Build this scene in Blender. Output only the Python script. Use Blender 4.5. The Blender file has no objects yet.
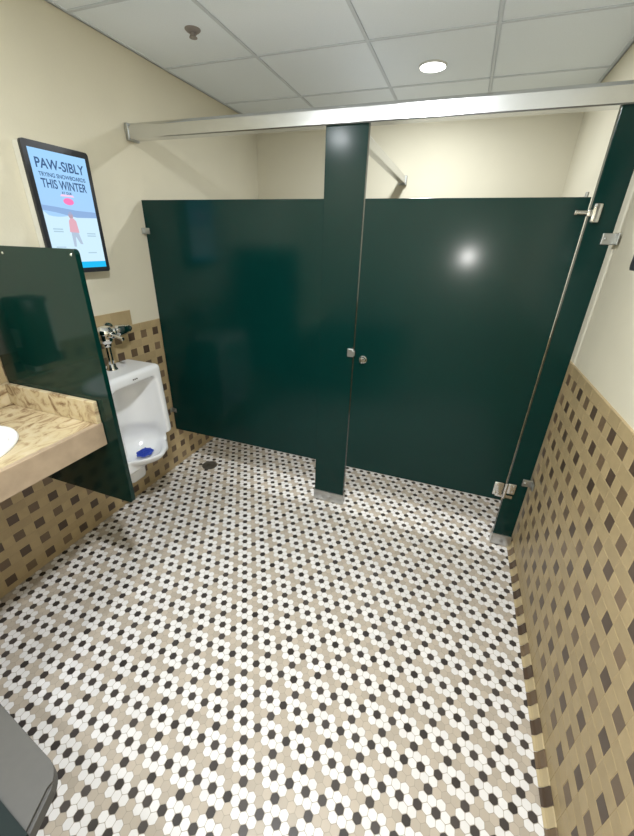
import bpy, bmesh, math, random
import numpy as np
from mathutils import Vector, Matrix
random.seed(7)
scene = bpy.context.scene
COL = scene.collection

# ------------------------------------------------------------------ camera
RIGHT = Vector((0.93769229, 0.34635293, 0.02779955))
DOWN = Vector((0.17281127, -0.39545299, -0.9020827))
FWD = Vector((-0.30144558, 0.85068007, -0.43066691))
CAM = Vector((1.8106, -1.9546, 1.5895))
cd = bpy.data.cameras.new('camera')
cd.sensor_fit = 'HORIZONTAL'; cd.sensor_width = 36.0
cd.lens = 36.0 * 368.86 / 634.0
cd.clip_start = 0.01
cam = bpy.data.objects.new('camera', cd); COL.objects.link(cam)
M = Matrix.Identity(4)
for i in range(3):
    M[i][0] = RIGHT[i]; M[i][1] = -DOWN[i]; M[i][2] = -FWD[i]; M[i][3] = CAM[i]
cam.matrix_world = M
scene.camera = cam

# ------------------------------------------------------------------ light
w = bpy.data.worlds.new('world'); scene.world = w; w.use_nodes = True
w.node_tree.nodes['Background'].inputs[0].default_value = (0.9, 0.93, 1, 1)
w.node_tree.nodes['Background'].inputs[1].default_value = 0.05
scene.view_settings.view_transform = 'Standard'
scene.view_settings.look = 'None'
scene.view_settings.exposure = 0.18
scene.view_settings.gamma = 1.0
try: scene.view_settings.use_curve_mapping = False
except Exception: pass

ZC = 2.46                       # ceiling height
def area_disk(name, loc, size, power, color, spread=180):
    l = bpy.data.lights.new(name, 'AREA'); l.shape = 'DISK'; l.size = size
    l.energy = power; l.color = color; l.spread = math.radians(spread)
    o = bpy.data.objects.new(name, l); COL.objects.link(o); o.location = loc
    return o
STALL_LIGHT = (1.47, 0.70); ROOM_LIGHT = (1.44, -1.42); SINK_LIGHT = (0.55, -2.02)
area_disk('stall_lamp', (*STALL_LIGHT, ZC - 0.006), 0.125, 19, (0.93, 0.97, 1.0))
area_disk('room_lamp', (*ROOM_LIGHT, ZC - 0.006), 0.125, 34, (0.93, 0.97, 1.0))
area_disk('sink_lamp', (*SINK_LIGHT, ZC - 0.006), 0.125, 12, (0.93, 0.97, 1.0))
# the little flash lamp on the phone that took the picture
fl = bpy.data.lights.new('phone_flash', 'POINT'); fl.energy = 13.0; fl.shadow_soft_size = 0.012
fl.color = (1, 0.98, 0.95)
fo = bpy.data.objects.new('phone_flash', fl); COL.objects.link(fo); fo.location = (1.834, -1.955, 1.505)

# ------------------------------------------------------------------ materials
def mat(name, color, rough=0.5, metal=0.0, var=0.0, noise=0.0, nscale=30.0, bump=0.0, bscale=200.0,
        island=0.0, spec=0.5, coat=0.0):
    m = bpy.data.materials.new(name); m.use_nodes = True
    nt = m.node_tree; N = nt.nodes; L = nt.links
    b = N['Principled BSDF']
    b.inputs['Base Color'].default_value = (*color, 1)
    b.inputs['Roughness'].default_value = rough
    b.inputs['Metallic'].default_value = metal
    b.inputs['Specular IOR Level'].default_value = spec
    if coat:
        b.inputs['Coat Weight'].default_value = coat; b.inputs['Coat Roughness'].default_value = 0.05
    tc = N.new('ShaderNodeTexCoord')
    src = None
    if island:
        g = N.new('ShaderNodeNewGeometry')
        mr = N.new('ShaderNodeMapRange')
        mr.inputs['To Min'].default_value = 1 - island; mr.inputs['To Max'].default_value = 1 + island
        L.new(g.outputs['Random Per Island'], mr.inputs['Value'])
        src = mr.outputs['Result']
    if noise:
        n = N.new('ShaderNodeTexNoise'); n.inputs['Scale'].default_value = nscale
        n.inputs['Detail'].default_value = 4
        L.new(tc.outputs['Object'], n.inputs['Vector'])
        m2 = N.new('ShaderNodeMapRange')
        m2.inputs['From Min'].default_value = 0.3; m2.inputs['From Max'].default_value = 0.7
        m2.inputs['To Min'].default_value = 1 - noise; m2.inputs['To Max'].default_value = 1 + noise
        L.new(n.outputs['Fac'], m2.inputs['Value'])
        if src is None: src = m2.outputs['Result']
        else:
            mu = N.new('ShaderNodeMath'); mu.operation = 'MULTIPLY'
            L.new(src, mu.inputs[0]); L.new(m2.outputs['Result'], mu.inputs[1]); src = mu.outputs[0]
    if src is not None:
        vm = N.new('ShaderNodeVectorMath'); vm.operation = 'SCALE'
        vm.inputs[0].default_value = color
        L.new(src, vm.inputs['Scale']); L.new(vm.outputs['Vector'], b.inputs['Base Color'])
    if bump:
        n = N.new('ShaderNodeTexNoise'); n.inputs['Scale'].default_value = bscale
        n.inputs['Detail'].default_value = 3
        L.new(tc.outputs['Object'], n.inputs['Vector'])
        bp = N.new('ShaderNodeBump'); bp.inputs['Strength'].default_value = bump
        bp.inputs['Distance'].default_value = 0.002
        L.new(n.outputs['Fac'], bp.inputs['Height']); L.new(bp.outputs['Normal'], b.inputs['Normal'])
    return m

def emit(name, color, strength=1.0):
    m = bpy.data.materials.new(name); m.use_nodes = True
    nt = m.node_tree; nt.nodes.clear()
    e = nt.nodes.new('ShaderNodeEmission'); e.inputs[0].default_value = (*color, 1); e.inputs[1].default_value = strength
    o = nt.nodes.new('ShaderNodeOutputMaterial'); nt.links.new(e.outputs[0], o.inputs[0])
    return m

def marble(name):
    m = bpy.data.materials.new(name); m.use_nodes = True
    nt = m.node_tree; N = nt.nodes; L = nt.links; b = N['Principled BSDF']
    b.inputs['Roughness'].default_value = 0.22
    tc = N.new('ShaderNodeTexCoord')
    mp = N.new('ShaderNodeMapping'); mp.inputs['Scale'].default_value = (9, 4.5, 9); mp.inputs['Rotation'].default_value = (0, 0, 0.7)
    L.new(tc.outputs['Object'], mp.inputs['Vector'])
    n1 = N.new('ShaderNodeTexNoise'); n1.inputs['Scale'].default_value = 1.6; n1.inputs['Detail'].default_value = 7
    n1.inputs['Distortion'].default_value = 1.8; n1.inputs['Roughness'].default_value = 0.62
    L.new(mp.outputs['Vector'], n1.inputs['Vector'])
    r = N.new('ShaderNodeValToRGB'); e = r.color_ramp.elements
    e[0].position = 0.30; e[0].color = (0.19, 0.12, 0.065, 1)
    e[1].position = 0.66; e[1].color = (0.54, 0.455, 0.31, 1)
    k = e.new(0.42); k.color = (0.35, 0.26, 0.155, 1)
    k = e.new(0.50); k.color = (0.50, 0.41, 0.25, 1)
    L.new(n1.outputs['Fac'], r.inputs['Fac']); L.new(r.outputs['Color'], b.inputs['Base Color'])
    return m

MT = dict(
    plaster=mat('plaster', (0.63, 0.59, 0.465), 0.85, noise=0.02, nscale=3, bump=0.25, bscale=90),
    ceiling=mat('ceiling_tile', (0.84, 0.90, 0.965), 0.95, noise=0.02, nscale=160, bump=0.4, bscale=220),
    tbar=mat('ceiling_tbar', (0.62, 0.67, 0.73), 0.6),
    white=mat('hex_white', (0.82, 0.80, 0.79), 0.25, island=0.05),
    black=mat('hex_black', (0.062, 0.053, 0.050), 0.25, island=0.3),
    beige=mat('hex_beige', (0.50, 0.435, 0.36), 0.3, island=0.10),
    fgrout=mat('floor_grout', (0.40, 0.35, 0.29), 0.9),
    wgrout=mat('wall_grout', (0.44, 0.345, 0.20), 0.9),
    tan=mat('tile_tan', (0.40, 0.305, 0.165), 0.4, island=0.05, noise=0.05, nscale=25),
    tan2=mat('tile_sand', (0.425, 0.325, 0.175), 0.4, island=0.05, noise=0.05, nscale=25),
    brown=mat('tile_brown', (0.165, 0.112, 0.066), 0.35, island=0.18),
    dark=mat('tile_dark_brown', (0.088, 0.058, 0.038), 0.35, island=0.18),
    green=mat('green_enamel', (0.0010, 0.0235, 0.0205), 0.165, noise=0.05, nscale=4, spec=0.28),
    gloss=mat('green_gloss_enamel', (0.0018, 0.020, 0.0155), 0.11, noise=0.05, nscale=4, spec=0.30),
    steel=mat('brushed_steel', (0.55, 0.55, 0.54), 0.32, metal=1, noise=0.05, nscale=40),
    rail=mat('satin_aluminium', (0.64, 0.65, 0.66), 0.24, metal=1, noise=0.03, nscale=20),
    chrome=mat('chrome', (0.72, 0.72, 0.71), 0.07, metal=1),
    zamac=mat('cast_bracket', (0.42, 0.43, 0.42), 0.38, metal=1),
    china=mat('vitreous_china', (0.80, 0.81, 0.82), 0.10, coat=0.3),
    blue=mat('blue_rubber', (0.02, 0.06, 0.42), 0.45),
    marble=marble('laminate_marble'),
    marble_edge=mat('laminate_edge', (0.36, 0.275, 0.19), 0.35, noise=0.15, nscale=14),
    blackp=mat('black_plastic', (0.012, 0.012, 0.013), 0.22),
    bezel=mat('dark_bezel', (0.018, 0.02, 0.025), 0.35),
    housing=mat('white_housing', (0.66, 0.65, 0.58), 0.5),
    greyp=mat('grey_plastic', (0.052, 0.050, 0.046), 0.55, noise=0.05, nscale=60),
    liner=mat('dark_liner', (0.012, 0.018, 0.018), 0.8, spec=0.15),
    drain=mat('drain_metal', (0.20, 0.19, 0.17), 0.45, metal=0.8),
    whitep=mat('white_plastic', (0.62, 0.62, 0.60), 0.4),
    brownp=mat('brown_cover', (0.24, 0.215, 0.205), 0.5),
    lens=emit('lamp_lens', (1, 0.98, 0.95), 12),
)

# ------------------------------------------------------------------ helpers
def box(bm, x0, x1, y0, y1, z0, z1, bev=0.0, seg=2, mi=0):
    r = bmesh.ops.create_cube(bm, size=1.0)
    vs = r['verts']
    for v in vs:
        v.co = Vector((x0 + (v.co.x + .5) * (x1 - x0), y0 + (v.co.y + .5) * (y1 - y0), z0 + (v.co.z + .5) * (z1 - z0)))
    es = list({e for v in vs for e in v.link_edges})
    fs = list({f for v in vs for f in v.link_faces})
    for f in fs: f.material_index = mi
    if bev > 0:
        bmesh.ops.bevel(bm, geom=es, offset=bev, segments=seg, profile=0.5, affect='EDGES')

def lathe(bm, prof, origin, axis=(0, 0, 1), n=28):
    """prof: list of (radius, height) along axis; closed at both ends."""
    a = Vector(axis).normalized()
    u = a.orthogonal().normalized(); v = a.cross(u)
    o = Vector(origin); rings = []
    for r, h in prof:
        if r < 1e-6: rings.append([bm.verts.new(o + a * h)])
        else: rings.append([bm.verts.new(o + a * h + (u * math.cos(t) + v * math.sin(t)) * r)
                            for t in (2 * math.pi * k / n for k in range(n))])
    for A, B in zip(rings, rings[1:]):
        for k in range(n):
            k2 = (k + 1) % n
            if len(A) == 1 and len(B) == 1: continue
            if len(A) == 1: bm.faces.new((A[0], B[k2], B[k]))
            elif len(B) == 1: bm.faces.new((A[k], A[k2], B[0]))
            else: bm.faces.new((A[k], A[k2], B[k2], B[k]))
    for ring, top in ((rings[0], False), (rings[-1], True)):
        if len(ring) > 1:
            bm.faces.new(ring if top else ring[::-1])

def cyl(bm, p0, p1, r, n=24, bev=0.0015):
    p0 = Vector(p0); p1 = Vector(p1); h = (p1 - p0).length
    lathe(bm, [(r - bev, 0), (r, bev), (r, h - bev), (r - bev, h)], p0, p1 - p0, n)

def tube(bm, pts, r, n=16):
    pts = [Vector(p) for p in pts]; rings = []
    up = None
    for i, p in enumerate(pts):
        d = (pts[min(i + 1, len(pts) - 1)] - pts[max(i - 1, 0)]).normalized()
        if up is None: up = d.orthogonal().normalized()
        up = (up - d * up.dot(d)).normalized(); s = d.cross(up)
        rings.append([bm.verts.new(p + (up * math.cos(t) + s * math.sin(t)) * r) for t in (2 * math.pi * k / n for k in range(n))])
    for A, B in zip(rings, rings[1:]):
        for k in range(n): bm.faces.new((A[k], A[(k + 1) % n], B[(k + 1) % n], B[k]))
    bm.faces.new(rings[0][::-1]); bm.faces.new(rings[-1])

def prism(bm, pts, d0, d1, to3):
    """extrude 2-D outline pts between depths d0 and d1; to3(a, b, d) -> xyz"""
    A = [bm.verts.new(to3(a, b, d0)) for a, b in pts]; B = [bm.verts.new(to3(a, b, d1)) for a, b in pts]
    n = len(pts)
    for k in range(n): bm.faces.new((A[k], A[(k + 1) % n], B[(k + 1) % n], B[k]))
    bm.faces.new(A[::-1]); bm.faces.new(B)

def rrect(a0, a1, b0, b1, r, n=6):
    out = []
    for (ca, cb, t0) in ((a1 - r, b1 - r, 0), (a0 + r, b1 - r, 90), (a0 + r, b0 + r, 180), (a1 - r, b0 + r, 270)):
        for k in range(n + 1):
            t = math.radians(t0 + 90 * k / n); out.append((ca + r * math.cos(t), cb + r * math.sin(t)))
    return out

def world_of(o):
    v = Vector((0, 0, 0))
    while o: v += o.location; o = o.parent
    return v

def obj(name, bm, mats, parent=None, smooth=False, label=None, origin=None):
    me = bpy.data.meshes.new(name)
    off = world_of(parent) if parent else (Vector(origin) if origin else Vector((0, 0, 0)))
    bmesh.ops.recalc_face_normals(bm, faces=bm.faces)
    bmesh.ops.translate(bm, verts=bm.verts, vec=-off)
    bm.to_mesh(me); bm.free()
    for m in (mats if isinstance(mats, (list, tuple)) else [mats]): me.materials.append(m)
    if smooth:
        me.polygons.foreach_set('use_smooth', [True] * len(me.polygons))
        try: me.set_sharp_from_angle(angle=math.radians(40))
        except Exception: pass
    o = bpy.data.objects.new(name, me); COL.objects.link(o)
    if parent: o.parent = parent
    elif origin: o.location = origin
    if label: o['label'] = label
    return o

def thing(name, label, cat, loc, group=None):
    o = bpy.data.objects.new(name, None); COL.objects.link(o)
    o.empty_display_size = 0.05
    o.location = loc; o['label'] = label; o['category'] = cat
    if group: o['group'] = group
    return o

def struct(o):
    o['kind'] = 'structure'; return o

def pyobj(name, verts, faces, mats, midx, parent=None):
    me = bpy.data.meshes.new(name); me.from_pydata(verts, [], faces)
    for m in mats: me.materials.append(m)
    me.polygons.foreach_set('material_index', midx); me.update()
    o = bpy.data.objects.new(name, me); COL.objects.link(o)
    if parent: o.parent = parent
    return o

# ------------------------------------------------------------------ room shell
W = 2.362; YB = 1.43; YF = -2.42
def B(): return bmesh.new()

# floor: hexagon mosaic, flowers of white round black, sand coloured patches
E1 = 0.0283; E2 = (E1 / 2, -E1 * math.sqrt(3) / 2)
OX, OY = 1.4010, -1.4360
R = E1 / math.sqrt(3) * 0.945
verts = []; faces = []; mi = []
def floor_box():
    c = [(0, YF, -0.05), (W, YF, -0.05), (W, YB, -0.05), (0, YB, -0.05), (0, YF, 0), (W, YF, 0), (W, YB, 0), (0, YB, 0)]
    verts.extend(c)
    faces.extend([(3, 2, 1, 0), (4, 5, 6, 7), (0, 1, 5, 4), (1, 2, 6, 5), (2, 3, 7, 6), (3, 0, 4, 7)]); mi.extend([3] * 6)
floor_box()
ring = []
for k in range(6):
    t = math.radians(30 + 60 * k)
    c = Vector((math.cos(t), math.sin(t))) * R
    p = Vector((math.cos(t - math.pi / 3), math.sin(t - math.pi / 3))) * R
    q = Vector((math.cos(t + math.pi / 3), math.sin(t + math.pi / 3))) * R
    ring.append(c.lerp(p, 0.22)); ring.append(c.lerp(c * 0.97, 1)); ring.append(c.lerp(q, 0.22))
BLACK = {(0, 0), (2, 0), (0, 2)}; SAND = {(2, 2), (1, 2), (3, 2), (2, 1), (2, 3)}
TOPZ = 0.0007
for b in range(-130, 75):
    cy = OY + E2[1] * b
    if cy < YF + 0.016 or cy > YB - 0.016: continue
    for a in range(-170, 170):
        cx = OX + E1 * a + E2[0] * b
        if cx < 0.012 or cx > W - 0.012: continue
        key = (a % 4, b % 4)
        n0 = len(verts)
        verts.extend((cx + p.x, cy + p.y, TOPZ) for p in ring)
        faces.append(tuple(range(n0, n0 + len(ring))))
        mi.append(1 if key in BLACK else 2 if key in SAND else 0)
floor = struct(pyobj('floor', verts, faces, [MT['white'], MT['black'], MT['beige'], MT['fgrout']], mi))

# walls
def wall(name, x0, x1, y0, y1, z1=ZC):
    bm = B(); box(bm, x0, x1, y0, y1, -0.05, z1)
    return struct(obj(name, bm, MT['plaster']))
wl = wall('wall_left', -0.1, -0.006, YF - 0.1, YB + 0.1)
wr = wall('wall_right', W + 0.006, W + 0.1, YF - 0.1, YB + 0.1)
wb = wall('wall_back', -0.006, W + 0.006, YB + 0.006, YB + 0.1)
wf = wall('wall_front', -0.006, W + 0.006, YF - 0.1, YF)

PZ, Z0 = 0.0985, 0.055
def tiled(name, parent, place, s0, s1, phase, pitch, top, skip_first=False, step=None, flip=False):
    """wainscot of 2-inch tiles.  place(s, z, d) -> xyz, s runs along the wall, d out of it."""
    V = []; F = []; MI = []
    def quad(a0, a1, b0, b1, m, d=0.0006):
        g = 0.0009; ch = 0.0008
        a0 += g; a1 -= g; b0 += g; b1 -= g
        if a1 - a0 < 0.004 or b1 - b0 < 0.004: return
        n = len(V)
        for (e, dd) in ((0, 0), (ch, d)):
            V.extend([place(a0 + e, b0 + e, dd), place(a1 - e, b0 + e, dd), place(a1 - e, b1 - e, dd), place(a0 + e, b1 - e, dd)])
        fs = [(n + 4, n + 5, n + 6, n + 7)] + [(n + k, n + (k + 1) % 4, n + 4 + (k + 1) % 4, n + 4 + k) for k in range(4)]
        F.extend(f[::-1] if flip else f for f in fs); MI.extend([m] * 5)
    # backing slab of grout
    n = len(V); 
    for d in (-0.006, 0):
        V.extend([place(s0, 0, d), place(s1, 0, d), place(s1, top, d), place(s0, top, d)])
    fs = [(n + 4, n + 5, n + 6, n + 7), (n, n + 1, n + 5, n + 4), (n + 1, n + 2, n + 6, n + 5), (n + 2, n + 3, n + 7, n + 6), (n + 3, n, n + 4, n + 7)]
    F.extend(f[::-1] if flip else f for f in fs); MI.extend([4] * 5)
    h = PZ / 2
    k0 = math.floor((s0 - phase) / pitch) - 1; k1 = math.ceil((s1 - phase) / pitch) + 1
    def cl(a): return min(max(a, s0), s1)
    rows = int((top - 0.03 - Z0) / PZ) + 1
    # bottom sliver
    for k in range(k0, k1):
        c = phase + k * pitch
        quad(cl(c - pitch / 2), cl(c + pitch / 2), 0.001, Z0 - h / 2, 2)
    for r in range(rows):
        zc = Z0 + PZ * r
        last = r == rows - 1
        for k in range(k0, k1):
            c = phase + k * pitch
            if not (skip_first and r == 0):
                quad(cl(c - pitch / 4), cl(c + pitch / 4), zc - h / 2, zc + h / 2, 0 if (k + r) % 2 == 0 else 1)
            else:
                quad(cl(c - pitch / 4), cl(c + pitch / 4), zc - h / 2, zc + h / 2, 3)
            quad(cl(c + pitch / 4), cl(c + 3 * pitch / 4), zc - h / 2, zc + h / 2, 3)
            zt = top if last else zc + PZ - h / 2
            quad(cl(c - pitch / 4), cl(c + 3 * pitch / 4), zc + h / 2, zt, 2, 0.0025 if last else 0.0006)
    if step:
        a0, a1, zt = step
        n = len(V)
        for d in (-0.006, 0.0):
            V.extend([place(a0, top, d), place(a1, top, d), place(a1, zt, d), place(a0, zt, d)])
        fs = [(n + 4, n + 5, n + 6, n + 7), (n, n + 1, n + 5, n + 4), (n + 1, n + 2, n + 6, n + 5), (n + 2, n + 3, n + 7, n + 6), (n + 3, n, n + 4, n + 7)]
        F.extend(f[::-1] if flip else f for f in fs); MI.extend([4] * 5)
        m = 5; w_ = (a1 - a0) / m
        for k in range(m): quad(a0 + k * w_, a0 + (k + 1) * w_, top, zt, 2)
    return struct(pyobj(name, V, F, [MT['dark'], MT['brown'], MT['tan'], MT['tan2'], MT['wgrout']], MI, parent))

tiled('tile_wainscot', wl, lambda s, z, d: (d, s, z), YF, YB - 0.006, -0.05, 0.1, 1.108, step=(-0.95, -0.225, 1.195), flip=False)
tiled('tile_wainscot', wr, lambda s, z, d: (W - d, s, z), YF, YB - 0.006, -0.012, 0.1005, 1.112, skip_first=True, flip=True)
tiled('tile_wainscot', wb, lambda s, z, d: (s, YB - d, z), 0.006, W - 0.006, 0.1, 0.1, 1.108, flip=False)

# cove base along the right wall: alternating dark and cream squares
V = []; F = []; MI = []
prof = [(W - 0.001, 0.036), (W - 0.005, 0.034), (W - 0.009, 0.025), (W - 0.014, 0.013), (W - 0.020, 0.005), (W - 0.028, 0.0015)]
k = 0; y = YB - 0.01 - (0.0)
ph = -0.7716 + 0.0190
kk = int((YB - 0.01 - ph) / 0.0503)
for i in range(kk - 1, -50, -1):
    y1 = ph + i * 0.0503; y0 = y1 - 0.0503
    if y0 < YF: break
    n = len(V); 
    for (px, pz) in prof: V.extend([(px, y0 + 0.0008, pz), (px, y1 - 0.0008, pz)])
    m_ = (0 if i % 4 == 0 else 1) if i % 2 == 0 else 2
    for j in range(len(prof) - 1):
        F.append((n + 2 * j, n + 2 * j + 1, n + 2 * j + 3, n + 2 * j + 2)); MI.append(m_)
cove = struct(pyobj('baseboard_right', V, F, [MT['dark'], MT['brown'], mat('tile_cream', (0.50, 0.40, 0.235), 0.35, island=0.05)], MI))

# ceiling: lay-in tiles on a T-bar grid
bm = B(); box(bm, -0.1, W + 0.1, YF - 0.1, YB + 0.1, ZC + 0.012, ZC + 0.1)
ceil = struct(obj('ceiling', bm, MT['tbar']))
XL = [0.0, 0.595, 1.195, 1.775, W]; YL = [YF] + [0.34 - 0.61 * k for k in range(4, 0, -1)] + [0.34, 0.95, YB]
bm = B()
for x0, x1 in zip(XL, XL[1:]):
    for y0, y1 in zip(YL, YL[1:]):
        g = 0.008
        box(bm, x0 + (g if x0 > 0 else .001), x1 - (g if x1 < W else .001), y0 + g, y1 - g, ZC + 0.003, ZC + 0.012, 0.003, 1)
struct(obj('ceiling_tile_field', bm, MT['ceiling'], ceil))
bm = B()
for x in XL[1:-1]: box(bm, x - 0.008, x + 0.008, YF, YB, ZC, ZC + 0.004)
for y_ in YL[1:-1]: box(bm, 0, W, y_ - 0.008, y_ + 0.008, ZC - 0.0004, ZC + 0.004)
box(bm, 0.0, 0.014, YF, YB, ZC, ZC + 0.004); box(bm, W - 0.014, W, YF, YB, ZC, ZC + 0.004)
struct(obj('ceiling_grid', bm, MT['tbar'], ceil))

# ------------------------------------------------------------------ stall partition
XP0, XP1, XD0, XD1, XR0, XR1 = 1.123, 1.3216, 1.3275, 2.234, 2.243, 2.343
PB, PT, PZT = 0.305, 1.778, 2.068
part = thing('toilet_partition', 'dark green enamel toilet stall front of fixed panel, door and pilasters under a metal headrail', 'toilet partition', (1.18, 0, 0))
bm = B(); box(bm, 0.013, XP0 + 0.002, -0.0125, 0.0125, PB, PT, 0.002)
panel = obj('panel', bm, MT['green'], part, label='wide fixed green panel left of the pilaster')
bm = B(); box(bm, XD0, XD1, -0.0125, 0.0125, PB, PT, 0.002)
door = obj('door', bm, MT['green'], part, label='closed green stall door')
for x0, x1, lab in ((XP0, XP1, 'wide green pilaster between panel and door'), (XR0, XR1, 'narrow green pilaster at the right wall')):
    bm = B(); box(bm, x0, x1, -0.016, 0.016, 0.02, PZT, 0.002)
    p = obj('pilaster', bm, MT['green'], part, label=lab)
    bm = B(); box(bm, x0 - 0.004, x1 + 0.004, -0.021, 0.021, 0.0008, 0.076, 0.002)
    obj('shoe', bm, MT['steel'], p, label='brushed metal shoe at the foot of the pilaster')
# headrail (anti-grip profile with sloping top)
bm = B()
hp = [(-0.036, 2.062), (-0.036, 2.112), (-0.030, 2.118), (-0.004, 2.132), (0.006, 2.132), (0.030, 2.112), (0.032, 2.062), (0.026, 2.058), (-0.030, 2.058)]
prism(bm, hp, 0.004, W - 0.006, lambda a, b, d: (d, a, b))
hr = obj('headrail', bm, MT['rail'], part, label='satin aluminium headrail running wall to wall')
bm = B(); box(bm, 0.0025, 0.022, -0.041, 0.036, 2.052, 2.128, 0.003)
obj('end_bracket', bm, MT['zamac'], hr)
bm = B(); box(bm, W - 0.022, W - 0.0035, -0.041, 0.036, 2.052, 2.128, 0.003)
obj('end_bracket', bm, MT['zamac'], hr)
# second rail back to the rear wall
bm = B(); box(bm, 1.236, 1.282, 0.033, YB - 0.012, 2.012, 2.058, 0.004)
br = obj('brace_rail', bm, MT['rail'], part, label='aluminium rail running back to the rear wall')
bm = B(); box(bm, 1.229, 1.289, YB - 0.03, YB + 0.0045, 2.004, 2.066, 0.003)
obj('end_bracket', bm, MT['zamac'], br)
# wall brackets of the panel
for z in (1.62, 0.46):
    bm = B(); box(bm, 0.002, 0.042, -0.0175, 0.0175, z - 0.016, z + 0.016, 0.003)
    box(bm, 0.0015, 0.006, -0.034, 0.034, z - 0.016, z + 0.016, 0.002)
    lathe(bm, [(0.006, 0), (0.006, 0.002), (0.003, 0.004), (0, 0.0045)], (0.032, -0.0175, z), (0, -1, 0), 12)
    obj('wall_bracket', bm, MT['zamac'], panel)
# wall brackets of the narrow pilaster
pr = p
for z in (1.632, 0.452):
    bm = B(); box(bm, XR1 - 0.034, W - 0.005, -0.024, 0.022, z - 0.021, z + 0.021, 0.003)
    box(bm, W - 0.010, W - 0.0035, -0.060, 0.04, z - 0.021, z + 0.021, 0.002)
    lathe(bm, [(0.006, 0), (0.006, 0.002), (0.003, 0.004), (0, 0.0045)], (XR1 - 0.022, -0.024, z), (0, -1, 0), 12)
    obj('wall_bracket', bm, MT['zamac'], pr)
# hinges
zt = 1.722
bm = B()
box(bm, XR0 + 0.004, XR0 + 0.036, -0.034, -0.0155, zt - 0.034, zt + 0.034, 0.006, 3)
box(bm, XR0 - 0.012, XR0 + 0.012, -0.030, -0.013, zt - 0.012, zt + 0.012, 0.003)
cyl(bm, (XD1 - 0.038, -0.021, zt + 0.002), (XR0 + 0.006, -0.021, zt + 0.002), 0.0085)
lathe(bm, [(0.010, 0), (0.011, 0.004), (0.010, 0.010), (0.004, 0.012), (0, 0.012)], (XD1 - 0.036, -0.021, zt + 0.002), (-1, 0, 0), 16)
obj('hinge', bm, MT['chrome'], door, True, label='chrome top hinge pin and bracket')
bm = B()
cyl(bm, (XD1 - 0.016, 0.0, PT - 0.001), (XD1 - 0.016, 0.0, PT + 0.018), 0.006)
obj('hinge_pin', bm, MT['zamac'], door, True)
zb = 0.385
bm = B()
box(bm, XD1 - 0.055, XD1 - 0.006, -0.027, -0.012, zb - 0.042, zb + 0.042, 0.005, 3)
box(bm, XR0 + 0.002, XR0 + 0.044, -0.030, -0.0155, zb - 0.018, zb + 0.048, 0.005, 3)
cyl(bm, (XD1 + 0.006, -0.024, zb - 0.052), (XD1 + 0.006, -0.024, zb + 0.046), 0.0095)
box(bm, XD1 - 0.040, XR0 + 0.040, -0.026, -0.014, zb - 0.050, zb - 0.030, 0.004)
for dx, dz in ((-0.042, 0.026), (-0.042, -0.026), (0.040, 0.036), (0.040, 0.0)):
    lathe(bm, [(0.006, 0), (0.006, 0.002), (0.003, 0.004), (0, 0.0045)], (XD1 + dx, -0.027 if dx < 0 else -0.030, zb + dz), (0, -1, 0), 10)
obj('hinge', bm, MT['chrome'], door, True, label='chrome bottom hinge')
# latch keeper on the pilaster and turn knob on the door
bm = B(); box(bm, XP1 - 0.030, XP1 + 0.006, -0.030, -0.0155, 1.022, 1.068, 0.004)
box(bm, XP1 - 0.006, XP1 + 0.014, -0.036, -0.024, 1.030, 1.060, 0.003)
obj('latch_keeper', bm, MT['zamac'], door)
bm = B(); lathe(bm, [(0.022, 0), (0.022, 0.004), (0.018, 0.007), (0.016, 0.012), (0.017, 0.024), (0.014, 0.027), (0.0, 0.028)], (XD0 + 0.052, -0.012, 1.012), (0, -1, 0))
box(bm, XD0 + 0.0485, XD0 + 0.0555, -0.046, -0.036, 0.999, 1.025, 0.002)
obj('latch_knob', bm, MT['chrome'], door, True)

# ------------------------------------------------------------------ urinal divider
YD = -0.966
div = thing('urinal_divider', 'dark green glossy privacy panel between the counter end and the urinal', 'divider', (0.3, YD, 0.49))
bm = B(); prism(bm, rrect(0.012, 0.593, 0.500, 1.546, 0.016), YD - 0.0095, YD + 0.0095, lambda a, b, d: (a, d, b))
dp = obj('panel', bm, MT['gloss'], div)
for z in (0.64, 1.40):
    bm = B(); box(bm, 0.0025, 0.008, YD - 0.0095, YD + 0.05, z - 0.02, z + 0.02, 0.002); box(bm, 0.0025, 0.05, YD + 0.0098, YD + 0.015, z - 0.02, z + 0.02, 0.002)
    obj('wall_bracket', bm, MT['zamac'], div)
for x, z in ((0.575, 1.528), (0.236, 1.522)):
    bm = B(); lathe(bm, [(0.005, 0), (0.005, 0.001), (0.003, 0.003), (0, 0.0035)], (x, YD - 0.0095, z), (0, -1, 0), 12)
    obj('bolt', bm, MT['chrome'], dp, True)

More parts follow.
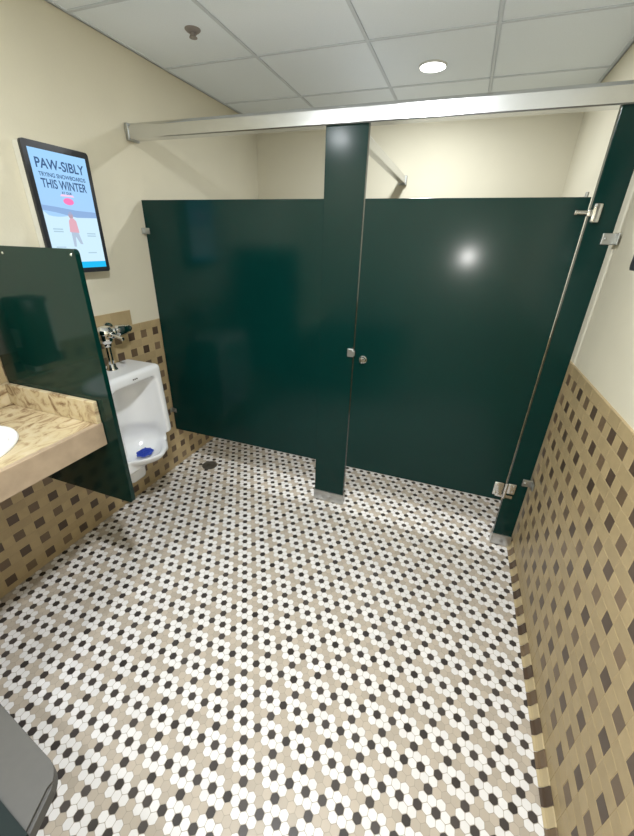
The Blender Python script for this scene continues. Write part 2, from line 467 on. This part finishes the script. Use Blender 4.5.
# ------------------------------------------------------------------ urinal (one smooth china body, surface taken from a distance field)
def surface_nets(f, lo, hi, h):
    xs = [np.arange(lo[i], hi[i] + h, h) for i in range(3)]
    X, Y, Z = np.meshgrid(*xs, indexing='ij')
    D = f(X, Y, Z)
    S = D < 0
    n = D.shape
    cell = np.zeros((n[0] - 1, n[1] - 1, n[2] - 1), bool)
    P = np.zeros(cell.shape + (3,)); C = np.zeros(cell.shape)
    idx = np.stack(np.meshgrid(*[np.arange(k - 1) for k in n], indexing='ij'), -1).astype(float)
    corners = [(i, j, k) for i in (0, 1) for j in (0, 1) for k in (0, 1)]
    def g(A, c): return A[c[0]:n[0] - 1 + c[0], c[1]:n[1] - 1 + c[1], c[2]:n[2] - 1 + c[2]]
    for a in corners:
        for ax in range(3):
            if a[ax] == 1: continue
            b = list(a); b[ax] = 1; b = tuple(b)
            da, db = g(D, a), g(D, b)
            cross = (da < 0) != (db < 0)
            t = np.where(cross, da / np.where(cross, da - db, 1), 0)
            pt = np.broadcast_to(np.array(a, float), P.shape).copy()
            pt[..., ax] += t
            P += np.where(cross[..., None], pt, 0); C += cross
    cell = C > 0
    vid = -np.ones(cell.shape, int); vid[cell] = np.arange(cell.sum())
    pos = (P[cell] / C[cell][:, None] + idx[cell]) * h + np.array(lo)
    quads = []
    for ax in range(3):
        o1, o2 = [(1, 2), (2, 0), (0, 1)][ax]
        A = np.moveaxis(S, (ax, o1, o2), (0, 1, 2)); v = np.moveaxis(vid, (ax, o1, o2), (0, 1, 2))
        a = A[:-1, 1:-1, 1:-1]; b = A[1:, 1:-1, 1:-1]
        c00, c10, c11, c01 = v[:, :-1, :-1], v[:, 1:, :-1], v[:, 1:, 1:], v[:, :-1, 1:]
        for m_, order in ((a & ~b, (c00, c10, c11, c01)), (~a & b, (c00, c01, c11, c10))):
            quads.append(np.stack([o[m_] for o in order], -1))
    return pos, np.concatenate(quads)

def smin(a, b, k):
    h_ = np.clip(0.5 + 0.5 * (b - a) / k, 0, 1); return b * (1 - h_) + a * h_ - k * h_ * (1 - h_)
def smax(a, b, k): return -smin(-a, -b, k)
def sbox(X, Y, Z, c, s, r):
    q = [np.abs(X - c[0]) - s[0] + r, np.abs(Y - c[1]) - s[1] + r, np.abs(Z - c[2]) - s[2] + r]
    return np.sqrt(sum(np.maximum(v, 0) ** 2 for v in q)) + np.minimum(np.maximum(np.maximum(q[0], q[1]), q[2]), 0) - r
def sell(X, Y, Z, c, s):
    k0 = np.sqrt(((X - c[0]) / s[0]) ** 2 + ((Y - c[1]) / s[1]) ** 2 + ((Z - c[2]) / s[2]) ** 2)
    return (k0 - 1) * min(s)
def f_urinal(X, Y, Z):
    taper = 1 + 0.10 * np.clip((0.92 - Z) / 0.45, 0, 1) * 0
    xf = 0.236 + 0.02 * np.clip((0.92 - Z) / 0.44, 0, 1)
    body = sbox(X * 0.246 / (xf), Y, Z, (0.10, 0, 0.70), (0.146, 0.206, 0.222), 0.026)
    # short lower bowl whose lip barely passes the shield sides
    rr = ((np.abs(X - 0.145) / 0.207) ** 1.5 + (np.abs(Y) / 0.200) ** 1.5) ** (1 / 1.5)
    bowl = (np.sqrt(rr ** 2 + ((Z - 0.470) / 0.125) ** 2) - 1) * 0.12
    bowl = smax(bowl, Z - 0.458, 0.014)
    neck = sbox(X, Y, Z, (0.09, 0, 0.44), (0.142, 0.180, 0.10), 0.028)
    trap = sbox(X, Y, Z, (0.05, 0, 0.30), (0.080, 0.066, 0.11), 0.035)
    d = smin(smin(body, smin(bowl, neck, 0.012), 0.010), trap, 0.03)
    # cavity
    k = np.sqrt(((X - 0.285) / 0.205) ** 2 + (Y / 0.160) ** 2)
    cav = (k - 1) * 0.160
    cav = smax(smax(cav, Z - 0.862, 0.04), 0.445 - Z, 0.02)
    rp = ((np.abs(X - 0.176) / 0.136) ** 1.5 + (np.abs(Y) / 0.155) ** 1.5) ** (1 / 1.5)
    pit = (np.sqrt(rp ** 2 + ((Z - 0.470) / 0.105) ** 2) - 1) * 0.09
    d = smax(d, -smin(cav, pit, 0.03), 0.012)
    return smax(d, 0.0035 - X, 0.002)
UY = -0.505
ur = thing('urinal', 'white china wall urinal with flat shield sides beyond the green divider', 'urinal', (0.12, UY, 0.17))
pos, quads = surface_nets(f_urinal, (-0.01, -0.235, 0.14), (0.39, 0.235, 0.95), 0.0048)
pos[:, 1] += UY
me = bpy.data.meshes.new('bowl')
me.from_pydata([tuple(p_ - np.array((0.12, UY, 0.17))) for p_ in pos], [], [tuple(int(i) for i in q_) for q_ in quads])
me.materials.append(MT['china']); me.polygons.foreach_set('use_smooth', [True] * len(me.polygons))
ub = bpy.data.objects.new('bowl', me); COL.objects.link(ub); ub.parent = ur
sm = ub.modifiers.new('smooth', 'SMOOTH'); sm.factor = 0.5; sm.iterations = 4
bm = B()
for k in range(3): cyl(bm, (0.2385, UY + 0.012 * (k - 1), 0.888), (0.2425, UY + 0.012 * (k - 1), 0.888), 0.004, 10, 0.0005)
obj('maker_mark', bm, MT['greyp'], ur)

# blue screen in the bowl
bm = B()
MX, MY, MZ = 0.180, UY + 0.022, 0.397
pts = [(MX + 0.044 * math.cos(t) * (1 + 0.06 * math.cos(7 * t)), MY + 0.052 * math.sin(t) * (1 + 0.06 * math.cos(7 * t))) for t in (2 * math.pi * k / 56 for k in range(56))]
prism(bm, pts, MZ, MZ + 0.005, lambda a, b, d: (a, b, d))
for a in range(-2, 3):
    for b in range(-2, 3): lathe(bm, [(0.005, 0), (0.005, 0.004), (0.003, 0.010), (0, 0.011)], (MX + 0.013 * a, MY + 0.016 * b, MZ + 0.004), (0, 0, 1), 8)
us = obj('urinal_mat', bm, MT['blue'], None, origin=(MX, MY, MZ))
us['label'] = 'blue rubber splash screen lying in the urinal bowl'; us['category'] = 'urinal screen'

# flush valve
fv = thing('flush_valve', 'chrome flush valve with side stop on the tiles above the urinal', 'flush valve', (0.088, UY, 0.919))
FX = 0.088
bm = B(); lathe(bm, [(0.030, 0), (0.030, 0.006), (0.024, 0.014), (0.022, 0.030), (0.018, 0.034), (0.0, 0.034)], (FX, UY, 0.9205)); obj('spud_flange', bm, MT['chrome'], fv, True)
bm = B(); cyl(bm, (FX, UY, 0.95), (FX, UY, 1.085), 0.0165)
lathe(bm, [(0.021, 0), (0.023, 0.004), (0.023, 0.022), (0.019, 0.026), (0, 0.026)], (FX, UY, 1.05)); obj('flush_tube', bm, MT['chrome'], fv, True)
bm = B(); lathe(bm, [(0.022, 0), (0.033, 0.010), (0.036, 0.03), (0.036, 0.050), (0.044, 0.055), (0.044, 0.072), (0.040, 0.078), (0.032, 0.090), (0.012, 0.095), (0, 0.095)], (FX, UY, 1.065)); obj('valve_body', bm, MT['chrome'], fv, True)
bm = B(); cyl(bm, (FX + 0.03, UY, 1.118), (FX + 0.062, UY, 1.118), 0.017); cyl(bm, (FX + 0.055, UY, 1.118), (FX + 0.125, UY - 0.01, 1.108), 0.0075)
lathe(bm, [(0.0075, 0), (0.010, 0.006), (0.009, 0.014), (0, 0.016)], (FX + 0.12, UY - 0.009, 1.1085), (1, -0.14, -0.14), 14); obj('handle', bm, MT['chrome'], fv, True)
bm = B()
cyl(bm, (FX, UY + 0.02, 1.118), (FX, UY + 0.075, 1.118), 0.016)
lathe(bm, [(0.021, 0), (0.024, 0.004), (0.024, 0.020), (0.021, 0.024), (0, 0.024)], (FX, UY + 0.045, 1.118), (0, 1, 0), 8)
lathe(bm, [(0.020, 0), (0.031, 0.008), (0.031, 0.05), (0.026, 0.056), (0.026, 0.068), (0.022, 0.074), (0.022, 0.090), (0.014, 0.094), (0.014, 0.105), (0.0, 0.106)], (FX, UY + 0.070, 1.118), (0, 1, 0))
obj('control_stop', bm, MT['chrome'], fv, True)
bm = B(); cyl(bm, (0.004, UY + 0.10, 1.118), (FX - 0.02, UY + 0.10, 1.118), 0.015)
lathe(bm, [(0.036, 0), (0.034, 0.006), (0.02, 0.012), (0.0, 0.012)], (0.002, UY + 0.10, 1.118), (1, 0, 0)); obj('supply_pipe', bm, MT['chrome'], fv, True)

# ------------------------------------------------------------------ counter and sink
CX, CY1, CY0, CZ = 0.527, -0.9775, -2.40, 0.894
SC = (0.255, -1.405); SR = (0.200, 0.245)
ct = thing('vanity_counter', 'tan marbled laminate vanity counter hung from the left wall', 'counter', (0.26, -1.6, 0.8))
bm = B()
N_ = 64
# slab top with an oval cut-out: ring between ellipse and rectangle
ell = [(SC[0] + SR[0] * 0.94 * math.cos(2 * math.pi * k / N_), SC[1] + SR[1] * 0.94 * math.sin(2 * math.pi * k / N_)) for k in range(N_)]
def to_rect(px, py, x0, x1, y0, y1):
    dx, dy = px - SC[0], py - SC[1]; t = 1e9
    if dx > 1e-9: t = min(t, (x1 - SC[0]) / dx)
    if dx < -1e-9: t = min(t, (x0 - SC[0]) / dx)
    if dy > 1e-9: t = min(t, (y1 - SC[1]) / dy)
    if dy < -1e-9: t = min(t, (y0 - SC[1]) / dy)
    return SC[0] + dx * t, SC[1] + dy * t
ry0, ry1 = -1.75, CY1
for z in (CZ, CZ - 0.03):
    inn = [bm.verts.new((a, b, z)) for a, b in ell]
    outp = [to_rect(a, b, 0.002, CX, ry0, ry1) for a, b in ell]
    # snap nearest samples onto the corners
    for cx_, cy_ in ((0.002, ry0), (0.002, ry1), (CX, ry0), (CX, ry1)):
        j = min(range(N_), key=lambda q_: (outp[q_][0] - cx_) ** 2 + (outp[q_][1] - cy_) ** 2); outp[j] = (cx_, cy_)
    out = [bm.verts.new((a, b, z)) for a, b in outp]
    for k in range(N_): bm.faces.new((inn[k], out[k], out[(k + 1) % N_], inn[(k + 1) % N_]))
    if z == CZ: top_in, top_out = inn, out
    else:
        for k in range(N_):
            k2 = (k + 1) % N_
            bm.faces.new((top_in[k], top_in[k2], inn[k2], inn[k])); bm.faces.new((top_out[k2], top_out[k], out[k], out[k2]))
box(bm, 0.002, CX, CY0, ry0, CZ - 0.03, CZ)
slab = obj('worktop', bm, MT['marble'], ct)
bm = B(); box(bm, CX - 0.02, CX + 0.003, CY0, CY1, 0.794, CZ + 0.0006, 0.0025); obj('apron', bm, MT['marble_edge'], ct, label='plain tan front edge of the counter')
bm = B(); box(bm, 0.004, CX, CY1 - 0.021, CY1, CZ + 0.0004, 0.992, 0.003); obj('side_splash', bm, MT['marble'], ct)
bm = B(); box(bm, 0.002, 0.022, CY0, CY1 - 0.021, CZ + 0.0004, 0.992, 0.003); obj('back_splash', bm, MT['marble'], ct)
sk = thing('sink', 'white oval drop-in sink bowl set in the marbled counter', 'sink', (SC[0], SC[1], CZ))
bm = B(); rings = []
for s, z in ((0.95, CZ + 0.001), (1.0, CZ + 0.001), (1.005, CZ + 0.006), (0.99, CZ + 0.012), (0.95, CZ + 0.014), (0.89, CZ + 0.010), (0.86, CZ - 0.002), (0.80, CZ - 0.05), (0.66, CZ - 0.10), (0.40, CZ - 0.13), (0.12, CZ - 0.14)):
    rings.append([bm.verts.new((SC[0] + SR[0] * s * math.cos(2 * math.pi * k / 64), SC[1] + SR[1] * s * math.sin(2 * math.pi * k / 64), z)) for k in range(64)])
for A_, B_ in zip(rings, rings[1:]):
    for k in range(64): bm.faces.new((A_[k], A_[(k + 1) % 64], B_[(k + 1) % 64], B_[k]))
bm.faces.new(rings[-1]); obj('basin', bm, MT['china'], sk, True)
bm = B(); lathe(bm, [(0.026, 0), (0.026, 0.004), (0.02, 0.005), (0, 0.003)], (SC[0], SC[1], CZ - 0.139)); obj('drain', bm, MT['chrome'], sk, True)

# soap dispenser on the left wall over the counter (seen mirrored in the divider)
td = thing('soap_dispenser', 'black soap dispenser on the left wall, mirrored in the glossy green divider over the counter', 'soap dispenser', (0.06, -1.1, 1.05))
bm = B(); box(bm, 0.005, 0.110, -1.180, -1.048, 1.05, 1.345, 0.014, 3); obj('cover', bm, MT['blackp'], td, True)
bm = B(); box(bm, 0.1095, 0.1125, -1.175, -1.161, 1.10, 1.32, 0.001); obj('trim_strip', bm, MT['whitep'], td, label='pale upright strip on the cover')
bm = B(); box(bm, 0.022, 0.062, -1.0485, -1.045, 1.135, 1.215, 0.0015); obj('window', bm, MT['whitep'], td, label='pale level window')
bm = B(); box(bm, 0.022, 0.088, -1.085, -1.052, 1.025, 1.062, 0.004); obj('push_bar', bm, MT['whitep'], td, label='white push bar')

# ------------------------------------------------------------------ wall displays
def text_mesh(txt, size, to3, name, m, parent, font_scale=(1, 1)):
    cu = bpy.data.curves.new(name, 'FONT'); cu.body = txt; cu.size = size; cu.align_x = 'CENTER'; cu.extrude = 0.0002; cu.offset = 0.018 * size
    o = bpy.data.objects.new(name + '_curve', cu); COL.objects.link(o)
    dg = bpy.context.evaluated_depsgraph_get()
    me = bpy.data.meshes.new_from_object(o.evaluated_get(dg))
    COL.objects.unlink(o); bpy.data.objects.remove(o)
    me.name = name
    off = world_of(parent)
    xs = [v.co.x for v in me.vertices]
    for v in me.vertices: v.co = Vector(to3(v.co.x * font_scale[0], v.co.y * font_scale[1], v.co.z)) - off
    me.materials.clear(); me.materials.append(m)
    t = bpy.data.objects.new(name, me); COL.objects.link(t); t.parent = parent
    return t

SG = dict(y0=-0.665, y1=-0.352, z0=1.420, z1=1.937)
ds = thing('digital_sign', 'portrait digital sign with lit blue winter screen on the left wall', 'digital sign', (0, (SG['y0'] + SG['y1']) / 2, SG['z0']))
bm = B(); prism(bm, rrect(SG['y0'] + 0.004, SG['y1'] - 0.004, SG['z0'] + 0.004, SG['z1'] - 0.004, 0.012), -0.004, 0.034, lambda a, b, d: (d, a, b)); obj('housing', bm, MT['housing'], ds, label='pale cream back box')
bm = B(); prism(bm, rrect(SG['y0'], SG['y1'], SG['z0'], SG['z1'], 0.014), 0.034, 0.049, lambda a, b, d: (d, a, b)); obj('bezel', bm, MT['bezel'], ds, label='dark glossy frame')
sy0, sy1, sz0, sz1 = SG['y0'] + 0.021, SG['y1'] - 0.021, SG['z0'] + 0.022, SG['z1'] - 0.026
def em_grad(name, c0, c1, z0, z1):
    m = bpy.data.materials.new(name); m.use_nodes = True; nt = m.node_tree; nt.nodes.clear()
    tc = nt.nodes.new('ShaderNodeTexCoord'); sp = nt.nodes.new('ShaderNodeSeparateXYZ'); mr = nt.nodes.new('ShaderNodeMapRange')
    mr.inputs['From Min'].default_value = z0; mr.inputs['From Max'].default_value = z1
    mx = nt.nodes.new('ShaderNodeMix'); mx.data_type = 'RGBA'; mx.inputs[6].default_value = (*c0, 1); mx.inputs[7].default_value = (*c1, 1)
    e = nt.nodes.new('ShaderNodeEmission'); o = nt.nodes.new('ShaderNodeOutputMaterial'); L = nt.links
    L.new(tc.outputs['Object'], sp.inputs[0]); L.new(sp.outputs['Z'], mr.inputs['Value']); L.new(mr.outputs['Result'], mx.inputs['Factor'])
    L.new(mx.outputs[2], e.inputs[0]); e.inputs[1].default_value = 0.95; L.new(e.outputs[0], o.inputs[0])
    return m
bm = B(); box(bm, 0.0492, 0.0496, sy0, sy1, sz0, sz1)
scr = obj('screen', bm, em_grad('screen_sky', (0.42, 0.62, 0.92), (0.36, 0.66, 1.0), 0, 0.52), ds, label='lit blue advertising screen')
ym = (sy0 + sy1) / 2; X1 = 0.0498
def flat(name, pts, m, x=X1):
    bm = B(); prism(bm, pts, x, x + 0.0002, lambda a, b, d: (d, a, b)); return obj(name, bm, m, scr)
snow = emit('screen_snow', (0.62, 0.84, 0.97), 0.95)
hz = sz0 + 0.235
pts = [(sy0, sz0), (sy1, sz0), (sy1, hz - 0.012)] + [(sy1 - (sy1 - sy0) * k / 12, hz - 0.012 + 0.010 * math.sin(k * 0.5) + 0.0005 * k) for k in range(1, 12)] + [(sy0, hz + 0.004)]
flat('snow_field', pts, snow)
flat('far_slope', [(sy0, hz + 0.006), (sy0 + 0.06, hz), (sy0 + 0.16, hz - 0.016), (sy1, hz - 0.012), (sy1, hz + 0.012), (sy0 + 0.16, hz + 0.014), (sy0 + 0.07, hz + 0.022), (sy0, hz + 0.026)], emit('screen_slope', (0.28, 0.44, 0.72), 0.95), X1 + 0.0003)
flat('bottom_bar', [(sy0, sz0), (sy1, sz0), (sy1, sz0 + 0.028), (sy0, sz0 + 0.028)], emit('screen_cyan', (0.02, 0.50, 0.90), 0.95), X1 + 0.0003)
pink = emit('screen_pink', (1.0, 0.22, 0.50), 0.95)
flat('logo', [(ym + 0.026 * math.cos(t) , sz0 + 0.283 + 0.014 * math.sin(t)) for t in (2 * math.pi * k / 24 for k in range(24))], pink, X1 + 0.0003)
flat('logo_arc', [(ym - 0.036, sz0 + 0.302), (ym + 0.034, sz0 + 0.302), (ym + 0.028, sz0 + 0.310), (ym - 0.028, sz0 + 0.310)], emit('screen_pale_pink', (0.95, 0.62, 0.85), 0.95), X1 + 0.0003)
# a person in a red jacket standing in the snow
fy = ym - 0.002; fz = sz0 + 0.095
flat('figure_trousers', [(fy - 0.020, fz), (fy - 0.008, fz), (fy - 0.002, fz + 0.045), (fy + 0.016, fz + 0.012), (fy + 0.030, fz + 0.010), (fy + 0.014, fz + 0.075), (fy - 0.020, fz + 0.075)], emit('screen_grey', (0.45, 0.56, 0.70), 0.95), X1 + 0.0003)
flat('figure_jacket', [(fy - 0.026, fz + 0.062), (fy + 0.022, fz + 0.060), (fy + 0.018, fz + 0.108), (fy + 0.006, fz + 0.120), (fy - 0.010, fz + 0.120), (fy - 0.020, fz + 0.108)], emit('screen_red', (0.75, 0.42, 0.50), 0.95), X1 + 0.0006)
flat('figure_head', [(fy - 0.004 + 0.012 * math.cos(t), fz + 0.132 + 0.014 * math.sin(t)) for t in (2 * math.pi * k / 20 for k in range(20))], emit('screen_skin', (0.50, 0.36, 0.42), 0.95), X1 + 0.0003)
ink = emit('screen_ink', (0.055, 0.115, 0.24), 0.95)
def sign_text(t, zc, size, width):
    o = text_mesh(t, size, lambda a, b, c: (X1 + 0.0004 + c * 0.5, ym + a, zc + b), 'lettering', ink, scr)
    ys = [v.co.y for v in o.data.vertices]; wd = max(ys) - min(ys); c = (max(ys) + min(ys)) / 2
    for v in o.data.vertices: v.co.y = (v.co.y - c) * width / wd
    return o
sign_text('PAW-SIBLY', sz1 - 0.068, 0.052, 0.232)
sign_text('TRYING SNOWBOARDS', sz1 - 0.098, 0.022, 0.225)
sign_text('THIS WINTER', sz1 - 0.140, 0.048, 0.220)
sign_text('AT OUR', sz1 - 0.158, 0.014, 0.050)
blur = emit('screen_small_print', (0.42, 0.60, 0.72), 0.95)
for (yy, zz) in ((ym - 0.085, sz0 + 0.165), (ym - 0.085, sz0 + 0.155), (ym + 0.085, sz0 + 0.150), (ym + 0.085, sz0 + 0.140), (ym - 0.09, sz0 + 0.09), (ym + 0.07, sz0 + 0.065)):
    flat('small_print', [(yy - 0.024, zz), (yy + 0.024, zz), (yy + 0.024, zz + 0.005), (yy - 0.024, zz + 0.005)], blur, X1 + 0.0003)

d2 = thing('digital_sign', 'dark framed sign box on the right wall, cut off at the right edge', 'digital sign', (W, -0.58, 1.54))
a0, a1, b0, b1 = -0.712, -0.400, 1.535, 2.050
bm = B(); prism(bm, rrect(a0 + 0.004, a1 - 0.004, b0 + 0.004, b1 - 0.004, 0.012), W + 0.004, W - 0.034, lambda a, b, d: (d, a, b)); obj('housing', bm, MT['housing'], d2, label='pale cream back box')
bm = B(); prism(bm, rrect(a0, a1, b0, b1, 0.014), W - 0.034, W - 0.049, lambda a, b, d: (d, a, b)); obj('bezel', bm, MT['bezel'], d2, label='dark glossy frame')
bm = B(); box(bm, W - 0.0496, W - 0.0492, a0 + 0.021, a1 - 0.021, b0 + 0.024, b1 - 0.024); obj('screen', bm, mat('dark_screen', (0.02, 0.025, 0.03), 0.15), d2)

# ------------------------------------------------------------------ small fittings
fd = thing('floor_drain', 'round metal floor drain in the hexagon tiles left of the stall panel', 'drain', (0.228, 0.05, 0))
bm = B(); lathe(bm, [(0.058, 0.0), (0.058, 0.0025), (0.050, 0.0030), (0.049, 0.0015), (0.0, 0.0015)], (0.228, 0.05, 0.0008), n=40); obj('rim', bm, MT['drain'], fd, True)
bm = B()
for k in range(-4, 5):
    hw = math.sqrt(max(0.047 ** 2 - (k * 0.0105) ** 2, 0)); box(bm, 0.228 + k * 0.0105 - 0.0034, 0.228 + k * 0.0105 + 0.0034, 0.05 - hw, 0.05 + hw, 0.0022, 0.0036)
box(bm, 0.228 - 0.047, 0.228 + 0.047, 0.047, 0.053, 0.0022, 0.0036); obj('grate', bm, MT['drain'], fd)

sp = thing('sprinkler', 'small brown sprinkler head on the ceiling above the left wall', 'sprinkler', (0.443, 0.013, ZC))
bm = B(); lathe(bm, [(0.036, 0), (0.036, -0.003), (0.028, -0.010), (0.014, -0.013), (0, -0.013)], (0.443, 0.013, ZC + 0.0035)); obj('escutcheon', bm, MT['brownp'], sp, True)
bm = B(); cyl(bm, (0.443, 0.013, ZC - 0.026), (0.443, 0.013, ZC - 0.008), 0.009)
lathe(bm, [(0.018, 0), (0.018, 0.0025), (0, 0.0025)], (0.443, 0.013, ZC - 0.028))
for s in (-1, 1): tube(bm, [(0.443 + s * 0.008, 0.013, ZC - 0.012), (0.443 + s * 0.016, 0.013, ZC - 0.018), (0.443 + s * 0.006, 0.013, ZC - 0.026)], 0.003, 8)
obj('deflector', bm, MT['brownp'], sp, True)

def downlight(xy, label):
    t = thing('downlight', label, 'ceiling light', (xy[0], xy[1], ZC), 'recessed ceiling downlights')
    bm = B()
    lathe(bm, [(0.066, 0.0035), (0.074, 0.0035), (0.074, -0.001), (0.071, -0.005), (0.067, -0.006), (0.0665, -0.002)], (xy[0], xy[1], ZC), n=40)
    # lathe closes its ends: drop those caps so the trim is an open ring
    caps = [f for f in bm.faces if len(f.verts) > 4]; bmesh.ops.delete(bm, geom=caps, context='FACES_ONLY')
    obj('trim_ring', bm, MT['whitep'], t, True)
    bm = B(); lathe(bm, [(0.0, 0.0), (0.066, 0.0), (0.066, 0.003), (0.0, 0.003)], (xy[0], xy[1], ZC - 0.004), n=40); obj('lens', bm, MT['lens'], t, label='glowing white lens')
downlight(STALL_LIGHT, 'lit round downlight in the ceiling behind the headrail')
downlight(ROOM_LIGHT, 'lit round downlight in the ceiling overhead in front of the stall')
downlight(SINK_LIGHT, 'lit round downlight in the ceiling near the entrance behind the camera')

# fold-down table hung from the front wall, its far corner at the lower left edge
TZ = 0.74
wt = thing('changing_table', 'grey plastic fold-down table with dark bed at the lower left corner', 'changing table', (0.9, YF, TZ))
TO = [(0.42, YF + 0.003), (0.42, -1.665), (1.098, -1.776)]
def arc(p, c, q_, n=6):
    return [((1 - t) ** 2 * p[0] + 2 * t * (1 - t) * c[0] + t * t * q_[0], (1 - t) ** 2 * p[1] + 2 * t * (1 - t) * c[1] + t * t * q_[1]) for t in (k / n for k in range(n + 1))]
out = TO[:2] + arc((1.270, -1.800), (1.293, -1.806), (1.305, -1.826)) + [(1.335, -1.905), (1.335, YF + 0.003)]
bm = B(); prism(bm, out, TZ - 0.028, TZ, lambda a, b, d: (a, b, d))
bmesh.ops.bevel(bm, geom=[e for e in bm.edges if abs(e.verts[0].co.z - TZ) < 1e-5 and abs(e.verts[1].co.z - TZ) < 1e-5], offset=0.006, segments=2, affect='EDGES')
obj('table_top', bm, MT['greyp'], wt)
bm = B(); prism(bm, [(0.50, YF + 0.05), (0.50, -1.765), (1.236, -1.866), (1.327, -1.878), (1.327, YF + 0.05)], TZ - 0.001, TZ + 0.006, lambda a, b, d: (a, b, d)); obj('bed', bm, MT['liner'], wt, label='dark bed of the table')
bm = B()
for x in (0.55, 1.20): box(bm, x - 0.02, x + 0.02, YF + 0.002, YF + 0.30, TZ - 0.06, TZ - 0.028, 0.004)
box(bm, 0.44, 1.32, YF + 0.001, YF + 0.03, TZ - 0.25, TZ - 0.028, 0.004)
obj('wall_mount', bm, MT['greyp'], wt)
